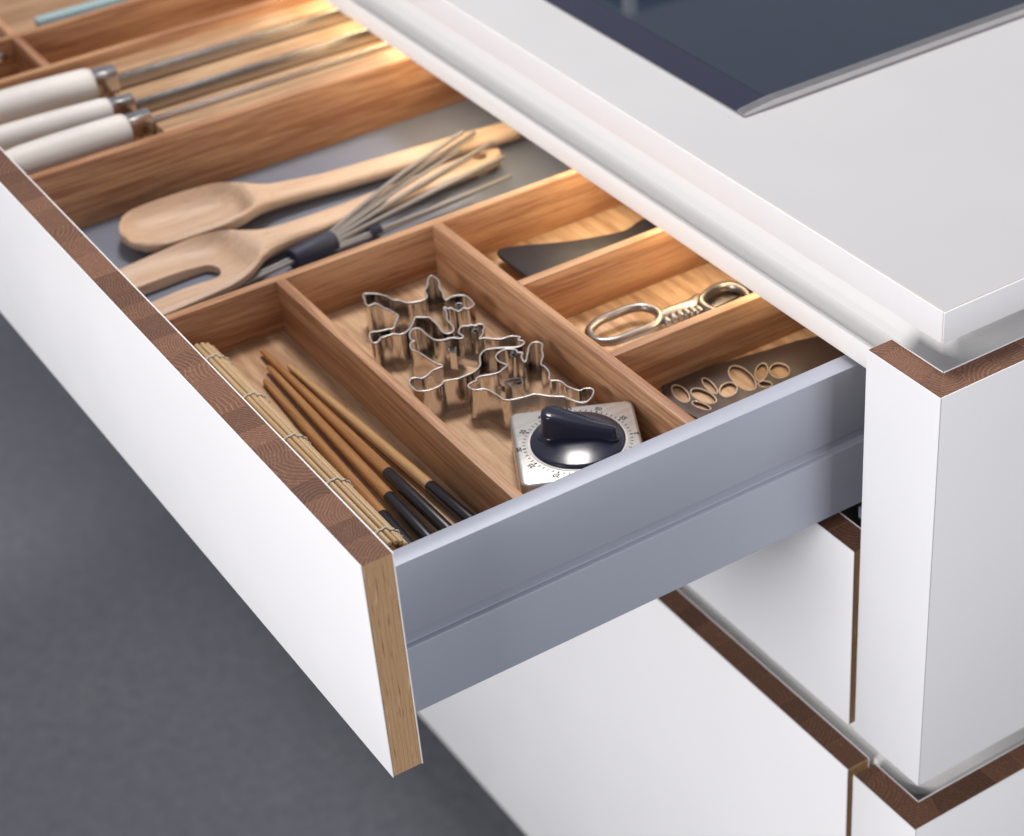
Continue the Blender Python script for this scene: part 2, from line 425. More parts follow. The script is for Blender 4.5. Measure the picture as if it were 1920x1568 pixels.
# carcass behind the fronts
ca = empty('cabinet', (-.6, .7, -.835), 'cabinet body behind the white fronts', 'cabinet')
box('side_wall', .0005, .0165, .3866, 1.03, -.835, .0130, M['white'], ca)
box('side_wall', -1.216, -1.2005, .3866, 1.03, -.835, .0130, M['white'], ca)
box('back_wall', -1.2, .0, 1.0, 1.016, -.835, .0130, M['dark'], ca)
box('bottom', -1.2, .0, .3866, .999, -.835, -.819, M['white'], ca)
box('plinth', -1.2, .03, .41, .425, -.9198, -.8355, M['dark'], ca)
for s in (0, 1):
    xx = -.0285 if s == 0 else XL + .0285 - .028
    sweep('runner', [(xx, -.1475), (xx + .028, -.1475), (xx + .028, -.156), (xx + .024, -.156), (xx + .024, -.151), (xx + .006, -.151), (xx + .006, -.156), (xx, -.156)], 'y', .3650, .86, M['runner'], ca)

# ------------------------------------------------------------------ worktop and cooktop
KX, KY, KZ, CT = .0414, .3654, .0352, .0214
wt = empty('worktop', (-.7, .8, KZ - CT), 'white laminate worktop with square edges and visible edge seams', 'worktop')
E1 = .0010
box('board', -1.6, KX - E1 - .0005, KY + E1 + .0005, 1.3, KZ - CT, KZ, M['worktop'], wt, .0002, 1)
box('edge_band', -1.6, KX - E1 - .0004, KY, KY + E1, KZ - CT, KZ, M['edge'], wt, .0003, 2)
box('edge_band', KX - E1, KX, KY + .0002, 1.3, KZ - CT, KZ, M['edge'], wt, .0003, 2)
box('glue_line', -1.6, KX - E1 - .0004, KY + E1, KY + E1 + .0005, KZ - CT + .0003, KZ - .0001, M['cream'], wt, 0)
box('glue_line', KX - E1 - .0004, KX - E1, KY + .0001, 1.3, KZ - CT + .0003, KZ - .0001, M['cream'], wt, 0)

ck = empty('cooktop', (-.66, .68, KZ), 'black glass cooktop with steel side strip set on the worktop', 'cooktop')
HX0, HX1, HY0, HY1 = -1.10, -.2385, .4255, .93
zc = KZ + .0042
pr = [(HY0 + .0246, KZ + .0006), (HY0 + .0246, zc), (HY1, zc), (HY1, KZ + .0006)]
sweep('glass', pr, 'x', HX0, HX1, M['glass'], ck, 10)
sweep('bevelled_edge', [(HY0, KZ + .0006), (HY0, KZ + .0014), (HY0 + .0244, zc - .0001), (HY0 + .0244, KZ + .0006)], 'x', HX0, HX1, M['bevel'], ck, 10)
box('front_seal', HX0, HX1 + .0080, HY0 - .0012, HY0 - .0002, KZ + .0001, KZ + .0013, M['inox'], ck, .0002, 1)
st = [(HY0 - .0004, KZ + .0002), (HY0 - .0004, KZ + .0024), (HY0 + .0008, KZ + .0032), (HY0 + .0240, zc + .0014), (HY1, zc + .0014), (HY1, KZ + .0002)]
sweep('side_strip', st, 'x', HX1 + .0003, HX1 + .0085, M['inox'], ck, 10)
bx = empty('reflected_box', (-1.17, 1.02, KZ), 'dark teal box with a steel corner out of view behind the cooktop, placed for its reflection', 'box')  # unseen box, placed so the cooktop glass has dark teal to reflect
box('body', -1.34, -1.0012, .8412, 1.20, KZ + .0002, .352, M['teal_dark'], bx, .004)
box('corner_strip', -1.012, -.9990, .8390, .8400, KZ + .0004, .351, M['white_pl'], bx, .0003, 1)
box('corner_strip', -1.0008, -.9992, .8402, .850, KZ + .0004, .351, M['white_pl'], bx, .0003, 1)

# ------------------------------------------------------------------ oak inserts in the drawer
ZT, ZO, ZB = -.055, -.0955, -.109              # divider tops, oak floor, drawer base
tr = empty('cutlery_tray', (-.21, .27, ZB), 'oak tray with long and short compartments holding chopsticks and cookie cutters', 'tray')
DX = .0075
box('tray_floor', -.3885, -.0446, .0210, .5180, ZB + .0002, ZO, M['oak_floor_x'], tr, 0)
box('divider', -.3885, -.3885 + DX, .0212, .5182, ZO, ZT, M['oak_y'], tr, .0006)
def xdiv(y, x0=-.3885 + DX, x1=-.0448): return box('divider', x0, x1, y, y + DX, ZO, ZT + .0001, M['oak_x'], tr, .0006)
xdiv(.1300); xdiv(.2560)
xdiv(.0212)
def ydiv(x, y0=.2560 + DX, y1=.5181): return box('divider', x - DX, x, y0, y1, ZO, ZT, M['oak_y'], tr, .0006)
ydiv(-.2690); ydiv(-.1560)

# knife block: walls, ribs and slots
kb = empty('knife_block', (-.735, .27, ZB), 'oak knife block with parallel ribs between the spoons and the small compartments', 'knife block')
KR, KL = -.6380, -.8200
box('wall', KR - .0085, KR, .0214, .5182, ZB + .0002, ZT, M['oak_y'], kb, .0006)
box('wall', KL - .0075, KL, .0214, .5182, ZB + .0002, ZT, M['oak_y'], kb, .0006)
box('tray_floor', KL, KR - .0085, .0216, .5180, ZB + .0002, ZB + .006, M['oak_floor'], kb, 0)

# left tray
lt = empty('cutlery_tray', (-.99, .27, ZB), 'shaded oak tray with small crossed compartments on the far side of the knives', 'tray')
box('tray_floor', -1.1555, KL - .0078, .0216, .5180, ZB + .0002, ZO - .004, M['oak_floor'], lt, 0)
box('divider', -.9095, -.9020, .0214, .5182, ZO - .004, ZT, M['oak_y'], lt, .0006)
box('divider', -.9020, KL - .0078, .1310, .1385, ZO - .004, ZT, M['oak_x'], lt, .0006)
box('divider', -1.1555, -.9095, .1310, .1385, ZO - .004, ZT, M['oak_x'], lt, .0006)

# ------------------------------------------------------------------ knives
BLADES = []
def knife(pe, pb, r, zc, label, blade_h, xslot):
    """pe = pixel of the handle's bolster end, pb = pixel further back on the handle"""
    e = un(*pe, zc); b = un(*pb, zc); d = (e - b).normalized()
    tipx = Vector((xslot, .50, 0))
    k = empty('knife', (e.x, e.y, zc), label, 'knife', 'cream handled knives in the block')
    p0 = e - d * .118
    pts, rr = [], []
    for t, s in ((0, .55), (.012, .82), (.03, .95), (.06, 1.0), (.09, 1.0), (.112, .98), (.1155, .93), (.118, .80)):
        pts.append(p0 + d * t); rr.append(r * s)
    pts2 = [p - Vector((e.x, e.y, zc)) for p in pts]
    me = tube_mesh('handle', pts2, rr, 24, squash=1.08)
    link('handle', me, M['cream_handle'], k, (e.x, e.y, zc))
    s = Vector((d.y, -d.x, 0))
    def slab(name, a, bq, w, z0, z1, taper=1.0, mat='inox'):
        bm = bmesh.new(); vs = []
        for p, ww, zz0, zz1 in ((a, w, z0, z1), (bq, w * taper, z0 + (z1 - z0) * (1 - taper) * .8, z1)):
            vs.append([bm.verts.new(Vector((p.x, p.y, 0)) + s * q + Vector((0, 0, z))) for q, z in ((-ww, zz1), (ww, zz1), (ww, zz0), (-ww, zz0))])
        bm.faces.new(vs[0]); bm.faces.new(vs[1][::-1])
        for i in range(4): bm.faces.new((vs[0][i], vs[1][i], vs[1][(i + 1) % 4], vs[0][(i + 1) % 4]))
        bmesh.ops.bevel(bm, geom=bm.edges[:], offset=min(w * .35, .0012), segments=2, profile=.5, affect='EDGES')
        return link(name, bm_mesh(bm, name), M[mat], k)
    a = e; b1 = e + d * .020
    slab('bolster', a - d * .002, b1, r * .45, zc - r * .60, zc + r * .80)
    end = Vector((b1.x + xslot, .49, 0)); BLADES.append((b1.x, xslot))
    slab('blade', b1 - d * .001, end, .0009, -.100, -.0515, .85, 'blade')
knife((176, 158), (0, 205), .0140, -.0540, 'thick cream handled knife in the slot beside the small compartments', .045, .003)
knife((208, 206), (0, 262), .0105, -.0540, 'middle cream handled knife lying between two other knives', .035, .002)
knife((240, 241), (40, 304), .0125, -.0550, 'cream handled knife in the slot next to the wooden spoon', .036, .002)

cuts = [KL + .0001]
for x, dx in sorted(BLADES):
    cuts += [x - .0016, x + dx + .0016]
cuts.append(KR - .0086)
ribs = []
for a, b in zip(cuts[::2], cuts[1::2]):
    k = max(1, round((b - a) / .027))
    for i in range(k):
        ribs.append((a + (b - a) * i / k + (.0008 if i else 0), a + (b - a) * (i + 1) / k - (.0008 if i < k - 1 else 0)))
for i, (a, b) in enumerate(ribs):
    box('rib', a, b, .1640, .5178, ZB + .006, ZT - .0006 if i == len(ribs) - 1 else -.0640, M['oak_floor'], kb, .0005)

# small things in the far compartments
a = un(68, 42, -.066); b = un(235, -5, -.066)
d = (b - a); d.z = 0; L = d.length; d.normalize(); n = Vector((-d.y, d.x, 0))
lo_ = [a + n * .006, a - n * .006, b - n * .006, b + n * .006]
q = prism('glass_lid', [(p.x, p.y) for p in lo_], ZO - .0038, -.063, M['teal'], None, .0008, 2)
tag(q, 'pale teal glass slab standing in the far oak compartment', 'glass slab')
c = un(4, 98, -.068)
kn = empty('corkscrew', (c.x, c.y, ZO - .004), 'small steel corkscrew knob in the dark far corner compartment', 'corkscrew')
tube('knob', [(c.x, c.y - .010, -.070), (c.x, c.y - .008, -.070), (c.x, c.y - .002, -.070), (c.x, c.y + .002, -.070), (c.x, c.y + .004, -.070)], [.004, .007, .008, .007, .003], M['inox'], kn, seg=16)
tube('shaft', [(c.x, c.y - .008, -.070), (c.x, c.y - .07, -.092)], [.004, .0055], M['inox'], kn, seg=12)

# ------------------------------------------------------------------ wooden spoon and fork
def lerp_tab(tab, u):
    for (a, b), (c_, d_) in zip(tab, tab[1:]):
        if u <= c_:
            t = (u - a) / (c_ - a) if c_ > a else 0; t = t * t * (3 - 2 * t) if False else t
            return b + (d_ - b) * t
    return tab[-1][1]
def utensil(name, width, centre, top, bot, bowl, us, n=40):
    """lofted wooden utensil: tables along u of half width, centreline offset, top and bottom height and bowl depth"""
    bm = bmesh.new(); rings = []
    for u in us:
        w, v0, zt, zb, dp = [lerp_tab(t_, u) for t_ in (width, centre, top, bot, bowl)]
        ring = []
        m_ = n
        for i in range(m_ + 1):                        # top side, left to right, with the hollow
            s = -1 + 2 * i / m_
            edge = (1 - abs(s) ** 6)
            hol = dp * max(0, 1 - (abs(s) / .90) ** 5) if abs(s) < .90 else 0
            z = zt - (1 - edge) * min(.004, (zt - zb) * .45) - hol
            ring.append((u, v0 + w * s, z))
        for i in range(1, m_):                         # underside
            s = 1 - 2 * i / m_
            z = zb + (zt - zb) * .55 * (abs(s) ** 2.6)
            ring.append((u, v0 + w * s, z))
        rings.append([bm.verts.new(p) for p in ring])
    k = len(rings[0])
    for r, q_ in zip(rings, rings[1:]):
        for i in range(k): bm.faces.new((r[i], r[(i + 1) % k], q_[(i + 1) % k], q_[i]))
    bm.faces.new(rings[0][::-1]); bm.faces.new(rings[-1])
    return bm
def place(bm, origin, ang):
    bmesh.ops.transform(bm, matrix=Matrix.Rotation(ang, 4, 'Z'), verts=bm.verts)
    return origin
us = [.0003, .001, .002, .003, .0045, .006, .008, .0095, .011, .013, .016, .02, .026, .033, .042, .052, .062, .072, .08, .086, .090, .093, .096, .0985, .101, .104, .108, .113, .119, .126, .136, .15, .17, .2, .23, .26, .29, .32, .335, .341, .344]
sw = [(0, .002), (.001, .0085), (.002, .0125), (.003, .0152), (.0045, .0185), (.006, .0213), (.008, .0243), (.011, .0278), (.016, .0313), (.022, .0334), (.03, .0346), (.042, .0352), (.06, .0352), (.075, .0347), (.084, .0335), (.091, .0310), (.097, .0274), (.102, .0240), (.108, .0203), (.114, .0174), (.121, .0152), (.13, .0137), (.15, .0126), (.18, .0122), (.24, .0124), (.3, .0128), (.335, .0120), (.341, .009), (.344, .003)]
sc_ = [(0, 0), (.4, 0)]
st_ = [(0, .0175), (.01, .0205), (.05, .0225), (.09, .0240), (.105, .0235), (.125, .0185), (.17, .0150), (.35, .0145)]
sb_ = [(0, .0105), (.004, .007), (.012, .003), (.03, .0005), (.07, .0002), (.1, .003), (.14, .0025), (.2, .001), (.34, .0008)]
sd_ = [(0, 0), (.003, 0), (.006, .0045), (.011, .0095), (.02, .0135), (.04, .0160), (.075, .0175), (.088, .0165), (.096, .0125), (.101, .005), (.104, 0), (.4, 0)]
bm = utensil('wooden_spoon', sw, sc_, st_, sb_, sd_, us)
A0 = un(226, 418, ZB + .016)
ang = math.atan2(.9846, .1749)                  # along the drawer depth
org = Vector((-.6125, .0985, ZB + .0004))
spoon_dir = (un(985, 232, ZB + .012) - un(365, 396, ZB + .019)); ang_s = math.atan2(spoon_dir.y, spoon_dir.x)
bmesh.ops.transform(bm, matrix=Matrix.Rotation(ang_s, 4, 'Z'), verts=bm.verts)
sp = link('wooden_spoon', bm_mesh(bm, 'wooden_spoon', 70), M['beech'], None, (un(224, 420, ZB + .016).x, un(224, 420, ZB + .016).y, ZB + .0004))
sd = Vector((math.cos(ang_s), math.sin(ang_s))); pc = un(365, 396, ZB + .019) - Vector((0, 0, 0))
base_pt = Vector((pc.x, pc.y)) - sd * .0605
sp.location.x, sp.location.y = base_pt.x, base_pt.y
tag(sp, 'pale beech wooden spoon with a long oval bowl', 'spoon')

fw = [(0, .0405), (.02, .0412), (.05, .0412), (.06, .0402), (.07, .0372), (.08, .0310), (.09, .0235), (.1, .0170), (.11, .0137), (.125, .0122), (.17, .0120), (.23, .0126), (.28, .0132), (.305, .0128), (.314, .0100), (.319, .0060), (.3205, .002)]
fu = [-.035, -.02, -.005, .01, .025, .04, .05, .056, .062, .068, .074, .08, .086, .092, .098, .104, .112, .125, .15, .18, .21, .24, .27, .29, .3, .306, .31, .314, .317, .319, .3205]
ft = [(-.04, .0155), (.05, .0190), (.085, .0230), (.11, .0185), (.17, .0150), (.33, .0140)]
fb = [(-.04, .0010), (.05, .0006), (.085, .003), (.12, .0025), (.2, .001), (.33, .0008)]
fd = [(-.04, .0065), (.03, .0085), (.06, .0130), (.074, .0140), (.081, .0105), (.086, .0040), (.089, 0), (.4, 0)]
fw = [(-.04, .0395)] + fw
bm = utensil('wooden_fork', fw, sc_, ft, fb, fd, fu)
fork_dir = un(905, 285, ZB + .012) - un(388, 475, ZB + .018)
ang_f = math.atan2(fork_dir.y, fork_dir.x)
fo = bpy.data.objects.new('wooden_fork', bm_mesh(bm, 'wooden_fork', 70)); COL.objects.link(fo)
# slot and hanging hole
cut = bmesh.new()
lp = smooth_closed([(-.045, .0120, 0), (.02, .0125, 0), (.051, .0118, 0), (.059, .0080, 0), (.0615, 0, 0), (.059, -.0080, 0), (.051, -.0118, 0), (.02, -.0125, 0), (-.045, -.0120, 0)], 3)
for poly in (lp, [Vector((.302 + .0062 * math.cos(t), .0062 * math.sin(t), 0)) for t in [2 * math.pi * i / 20 for i in range(20)]]):
    a_ = [cut.verts.new((p.x, p.y, -.02)) for p in poly]; b_ = [cut.verts.new((p.x, p.y, .05)) for p in poly]
    cut.faces.new(a_[::-1]); cut.faces.new(b_)
    for i in range(len(poly)): cut.faces.new((a_[i], a_[(i + 1) % len(poly)], b_[(i + 1) % len(poly)], b_[i]))
co_ = bpy.data.objects.new('scratch', bm_mesh(cut, 'scratch')); COL.objects.link(co_)
md = fo.modifiers.new('b', 'BOOLEAN'); md.operation = 'DIFFERENCE'; md.object = co_; md.solver = 'EXACT'
dg = bpy.context.evaluated_depsgraph_get(); dg.update()
fm = bpy.data.meshes.new_from_object(fo.evaluated_get(dg)); bpy.data.objects.remove(fo); bpy.data.objects.remove(co_)
fm.transform(Matrix.Rotation(ang_f, 4, 'Z')); shade(fm, 45)
fd_ = Vector((math.cos(ang_f), math.sin(ang_f))); pc = un(407, 480, ZB + .018); bp = Vector((pc.x, pc.y)) - fd_ * .062
fm.name = 'wooden_fork'
tag(link('wooden_fork', fm, M['beech'], None, (bp.x, bp.y, ZB + .0004)), 'pale beech wooden spatula with a wide slot and a hanging hole', 'spatula')

# ------------------------------------------------------------------ whisk
c0 = un(548, 488, -.098); c1 = un(625, 451, -.098); wd = (c1 - c0); wd.normalize()
wk = empty('whisk', (c0.x, c0.y, ZB), 'loose steel rod whisk with a navy collar beside the oak tray', 'whisk')
tube('collar', [c0, c0 + wd * .0015, c0 + (c1 - c0) * .5, c1 - wd * .0015, c1], [.0080, .0088, .0088, .0086, .0080], M['nylon_navy'], wk, seg=24)
tube('collar', [c1 + wd * .030 + Vector((.0075, 0, -.004)), c1 + wd * .040 + Vector((.0080, 0, -.004))], [.0045, .0045], M['navy'], wk, seg=14)
tips = [((867, 248), -.082), ((890, 249), -.090), ((863, 282), -.094), ((923, 267), -.090), ((945, 294), -.094), ((873, 324), -.098), ((958, 330), -.100), ((888, 361), -.1025)]
for i, ((tx, ty), z) in enumerate(tips):
    tp = un(tx, ty, z)
    f = i / (len(tips) - 1)
    st0 = c1 - wd * .004 + Vector((-.005 + .011 * f, .001 * f, .003 - .007 * f))
    mid = (st0 + tp) / 2 + Vector((.002 * (f - .5), 0, .003 - .004 * f))
    tube('rod', smooth_open([st0, mid, tp], 5),  .0018, M['rod'], wk, seg=10)
hb = un(398, 556, -.1045)
for s in (-1, 1):
    off = Vector((wd.y, -wd.x, 0)) * .0022 * s
    far = hb + (hb - c0) * .35; far.z = -.1055
    tube('handle_rod', [c0 + off + wd * .002, hb + off * .8, far + off * .6], .0018, M['rod'], wk, seg=10)

# ------------------------------------------------------------------ cookie cutters
CZ = ZO + .0250
C1 = crop(660, 500, 7.842, [(170,410),(215,397),(330,395),(450,415),(540,450),(600,487),(700,497),(800,530),(900,525),(1010,505),(1080,475),(1105,440),(1080,380),(1075,340),(1110,290),(1115,190),(1150,140),(1180,135),(1260,190),(1285,240),(1285,310),(1330,380),(1345,450),(1385,490),(1450,450),(1540,425),(1650,425),(1730,470),(1780,530),(1795,558),(1745,600),(1700,620),(1640,605),(1600,640),(1560,655),(1520,635),(1490,630),(1460,605),(1420,620),(1370,600),(1345,612),(1380,650),(1395,710),(1395,770),(1440,830),(1490,890),(1490,945),(1450,975),(1400,985),(1330,960),(1280,890),(1240,840),(1150,760),(1135,747),(935,747),(915,770),(890,840),(840,920),(780,970),(710,995),(610,990),(520,1015),(420,1050),(390,1095),(340,1120),(280,1100),(255,1000),(290,965),(400,950),(520,925),(610,905),(630,840),(680,725),(620,680),(540,630),(480,610),(420,575),(340,540),(290,560),(240,575),(200,550),(185,490),(165,440)])
C2 = crop(740, 600, 4.8, [(135,130),(150,90),(190,75),(230,80),(265,110),(310,150),(370,180),(430,180),(520,160),(600,165),(615,145),(580,120),(580,85),(610,55),(660,55),(690,45),(730,50),(760,35),(800,45),(805,80),(790,95),(800,110),(775,150),(765,170),(810,160),(870,168),(960,170),(1030,150),(1080,145),(1130,155),(1112,178),(1160,190),(1165,212),(1130,236),(1080,246),(1000,248),(900,255),(820,270),(780,300),(765,340),(770,400),(745,440),(700,475),(640,500),(560,530),(450,550),(410,590),(330,625),(260,640),(190,635),(150,600),(130,560),(150,530),(190,520),(240,525),(290,500),(340,455),(420,425),(425,405),(380,395),(330,365),(270,325),(230,300),(190,280),(155,265),(140,230),(150,200),(178,190),(145,170)])
C3 = crop(740, 600, 4.8, [(660,590),(690,565),(735,545),(735,525),(780,505),(870,490),(940,470),(975,440),(1015,410),(990,395),(940,375),(910,335),(925,300),(960,278),(1000,262),(1060,262),(1092,270),(1110,290),(1150,295),(1140,330),(1160,370),(1180,370),(1190,330),(1200,280),(1210,235),(1240,205),(1290,200),(1330,220),(1325,270),(1335,330),(1315,395),(1350,420),(1390,470),(1395,540),(1460,545),(1510,560),(1550,595),(1660,635),(1700,620),(1760,615),(1790,635),(1780,680),(1740,730),(1690,742),(1640,735),(1550,700),(1520,690),(1400,685),(1270,668),(1200,685),(1120,705),(1040,720),(980,715),(930,680),(870,645),(810,620),(740,628),(690,620)])
def ribbon(name, pts, z0, z1, parent, thick=.00045, closed=True, rim=True, sub=3):
    P = smooth_closed(pts, sub) if closed else [Vector(p) for p in pts]
    n = len(P); bm = bmesh.new(); rows = []
    for i, p in enumerate(P):
        t = (P[(i + 1) % n] - P[i - 1]) if closed else (P[min(i + 1, n - 1)] - P[max(i - 1, 0)])
        t.z = 0; t.normalize(); s = Vector((t.y, -t.x, 0))
        h = thick / 2; g = .00062 if rim else h
        sec = [(-h, z0), (-h, z1 - .0012), (-g, z1 - .0008), (-g * .8, z1), (g * .8, z1), (g, z1 - .0008), (h, z1 - .0012), (h, z0)]
        rows.append([bm.verts.new(Vector((p.x, p.y, 0)) + s * o + Vector((0, 0, z))) for o, z in sec])
    k = len(rows[0])
    for i in range(n if closed else n - 1):
        r, q_ = rows[i], rows[(i + 1) % n]
        for j in range(k): bm.faces.new((r[j], r[(j + 1) % k], q_[(j + 1) % k], q_[j]))
    if not closed: bm.faces.new(rows[0]); bm.faces.new(rows[-1][::-1])
    w_ = link(name, bm_mesh(bm, name, 30), M['cutter'], parent)
    if name == 'outline_wall':
        tube('rim', [Vector((p.x, p.y, z1 - .0002)) for p in P], .00055, M['tin_rim'], w_, seg=8, closed=True)
    return w_
def cutter(px, label, eye, er, marks, bars):
    pts = [un(a, b, CZ) for a, b in px]
    c = sum(pts, Vector()) / len(pts)
    e = empty('cookie_cutter', (c.x, c.y, ZO), label, 'cookie cutter', 'tin cookie cutters in one compartment')
    ribbon('outline_wall', pts, ZO + .0003, CZ, e)
    ec = un(*eye, CZ - .003)
    ribbon('eye_ring', [ec + Vector((er * math.cos(t), er * math.sin(t), 0)) for t in [2 * math.pi * i / 12 for i in range(12)]], CZ - .020, CZ - .003, e, .0005, sub=1)
    for mk in marks:
        ribbon('inner_mark', [un(a, b, CZ - .004) for a, b in mk], CZ - .018, CZ - .004, e, .0005, sub=1)
    for br in bars:
        ribbon('bridge', [un(a, b, CZ - .010) for a, b in br], CZ - .015, CZ - .010, e, .0007, closed=False, rim=False)
cutter(C1, 'tin cookie cutter of an animal lying nearest the corner of its oak compartment', crop(660, 500, 7.842, [(1570, 560)])[0], .0022, [], [crop(660, 500, 7.842, [(1480, 540), (1570, 520), (1575, 460)])])
cutter(C2, 'tin cookie cutter lying between two other animal cutters', crop(740, 600, 4.8, [(725, 100)])[0], .0021, [crop(740, 600, 4.8, [(480, 240), (545, 240), (550, 292), (495, 280)])], [crop(740, 600, 4.8, [(330, 200), (460, 285), (560, 335), (745, 378)])])
cutter(C3, 'tin cookie cutter with spread limbs touching the kitchen timer', crop(740, 600, 4.8, [(1070, 312)])[0], .0021, [crop(740, 600, 4.8, [(990, 550), (1080, 525), (1140, 525), (1155, 560), (1140, 585), (1055, 605)])], [crop(740, 600, 4.8, [(800, 545), (870, 545), (1000, 600), (1140, 640), (1210, 672)])])

# ------------------------------------------------------------------ kitchen timer
ZP = ZO + .0255
TC = Vector((-.1090, .2035, ZO)); TA = math.radians(-26.5)
tm = empty('kitchen_timer', TC, 'square brushed steel kitchen timer with a navy rotary knob', 'timer')
def rrect(h, r, k=8):
    o = []
    for cx_, cy_, a0 in ((h - r, h - r, 0), (-h + r, h - r, 90), (-h + r, -h + r, 180), (h - r, -h + r, 270)):
        for i in range(k + 1):
            a_ = math.radians(a0 + 90 * i / k); o.append((cx_ + r * math.cos(a_), cy_ + r * math.sin(a_)))
    return o
RT = Matrix.Rotation(TA, 4, 'Z')
def tpart(name, bm, mat, parent=tm, smooth=40):
    bmesh.ops.transform(bm, matrix=RT, verts=bm.verts)
    return link(name, bm_mesh(bm, name, smooth), mat, parent, TC)
bm = bmesh.new()
prof = [(.0400, .0006), (.0400, .0222), (.0398, .0240), (.0390, .0251), (.0375, .0255)]
rr = [[bm.verts.new((x, y, z)) for x, y in rrect(h, max(.0055 - (.04 - h), .003))] for h, z in prof]
for r, q_ in zip(rr, rr[1:]):
    for i in range(len(r)): bm.faces.new((r[i], r[(i + 1) % len(r)], q_[(i + 1) % len(r)], q_[i]))
bm.faces.new(rr[0][::-1]); bm.faces.new(rr[-1])
body = tpart('body', bm, M['brushed'])
def lathe(prof, seg=64):
    b = bmesh.new(); rows = [[b.verts.new((r * math.cos(2 * math.pi * i / seg), r * math.sin(2 * math.pi * i / seg), z)) for i in range(seg)] for r, z in prof]
    for r, q_ in zip(rows, rows[1:]):
        for i in range(seg): b.faces.new((r[i], r[(i + 1) % seg], q_[(i + 1) % seg], q_[i]))
    b.faces.new(rows[0][::-1]); b.faces.new(rows[-1]); return b
tpart('ring', lathe([(.0312, .0256), (.0312, .0259), (.0308, .0261), (.0290, .0261)]), M['white_pl'])
tpart('dial', lathe([(.0294, .0259), (.0300, .0262), (.0300, .0272), (.0295, .0279), (.0280, .0284), (.0150, .0318), (.0020, .0325)]), M['navy'])
# grip: teardrop fin, tall and round at one end, low and thin at the other
bm = bmesh.new(); KA = math.radians(9)
secs = []
N = 40
def grip_outline(sx, ww):
    x1_, r1, x2_, r2 = -.0150, .0082, .0225, .0026       # round tall end and thin end
    th = math.asin((r1 - r2) / (x2_ - x1_)); o = []
    for i in range(N):
        if i < N // 2 - 4: a_ = math.pi / 2 - th + (math.pi + 2 * th) * i / (N // 2 - 5); c_, r_ = x1_, r1
        else: a_ = -(math.pi / 2 + th) + 2 * th + (math.pi - 2 * th) * (i - (N // 2 - 4)) / (N - 1 - (N // 2 - 4)); c_, r_ = x2_, r2; 
        o.append(((c_ + r_ * ww * math.cos(a_)) * sx, r_ * ww * math.sin(a_)))
    return o
for sx, ww, zf in ((1.03, 1.25, 0.0), (1.0, 1.06, .06), (1.0, 1.0, .14), (.99, .95, .60), (.985, .92, .90), (.975, .86, .965), (.95, .72, 1.0)):
    ring = []
    for x, y in grip_outline(sx, ww):
        t_ = (x + .030) / .052
        hgt = .0300 + (.0188 - .0105 * max(0, min(1, t_)) ** 1.7) * zf
        ring.append(bm.verts.new((x, y, hgt)))
    secs.append(ring)
for r, q_ in zip(secs, secs[1:]):
    for i in range(N): bm.faces.new((r[i], r[(i + 1) % N], q_[(i + 1) % N], q_[i]))
bm.faces.new(secs[0][::-1]); bm.faces.new(secs[-1])
kq = un(1163, 803, ZO + .038); KNOB = math.atan2(kq.y - TC.y, kq.x - TC.x) - TA
bmesh.ops.transform(bm, matrix=Matrix.Rotation(KNOB, 4, 'Z'), verts=bm.verts)
tpart('grip', bm, M['navy'], tm, 50)
# minute marks and numerals, printed on the plate
def tickbox(a_, r0, r1, w):
    b = bmesh.new(); bmesh.ops.create_cube(b, size=1)
    for v in b.verts: v.co = Vector(((r0 + r1) / 2 + v.co.x * (r1 - r0), v.co.y * w, .02556 + v.co.z * .0001))
    bmesh.ops.transform(b, matrix=Matrix.Rotation(a_, 4, 'Z'), verts=b.verts); return b
zq = un(900 + 1635 / 5.647, 720 + 525 / 5.647, ZP); ZERO = math.atan2(zq.y - TC.y, zq.x - TC.x) - TA   # the 0 mark
for i in range(60):
    a_ = ZERO + 2 * math.pi * i / 60
    five = i % 5 == 0
    tpart('minute_mark', tickbox(a_, .0329, .0348 if not five else .0350, .00055 if not five else .0011), M['print'], body)
for i in range(12):
    a_ = ZERO + 2 * math.pi * i / 12
    me = text_mesh(str((60 - 5 * i) % 60), .0046)
    me.transform(Matrix.Rotation(TA, 4, 'Z') @ Matrix.Rotation(a_ - math.pi / 2, 4, 'Z') @ Matrix.Translation((0, .0371, .02556)))
    link('numeral', me, M['print'], body, TC)

# ------------------------------------------------------------------ chopsticks
def chopstick(a, b, cap_from, z0, z1, mat, label, far):
    tip = un(*a, z0); jn = un(*b, z1); d = (jn - tip).normalized(); L = .250
    e = empty('chopstick', (tip.x, tip.y, ZO), label, 'chopstick', 'chopsticks beside the bamboo mat')
    cl = (jn - tip).length
    end = tip + d * max(L, cl + (.098 if z1 > ZO + .007 else .075))
    end.z = min(end.z, ZO + .0046) if far else end.z
    mid = [tip + d * (cl * t) for t in (0, .012, .06, .3, .6, .85, 1)]
    tube('shaft', mid, [.0008, .0018, .0022, .0028, .0034, .0038, .0039], mat, e, seg=14)
    tube('cap', [jn, jn + d * .0008, jn + d * .03, end - d * .001, end], [.0038, .00415, .0043, .0043, .0036], M['black'], e, seg=16)
chopstick((490, 657), (727, 886), None, ZO + .004, ZO + .0088, M['chop'], 'brown chopstick resting across its neighbours with its black end on top', 0)
chopstick((502, 687), (729, 931), None, ZO + .0045, ZO + .0052, M['chop'], 'brown chopstick in the middle with a black end beside the mat side', 0)
chopstick((495, 713), (716, 966), None, ZO + .0030, ZO + .0045, M['chop'], 'brown chopstick lying closest to the rolled bamboo mat', 0)
chopstick((540, 685), (806, 911), None, ZO + .0040, ZO + .0052, M['chop_pale'], 'paler chopstick with black end nearest the cookie cutters', 0)

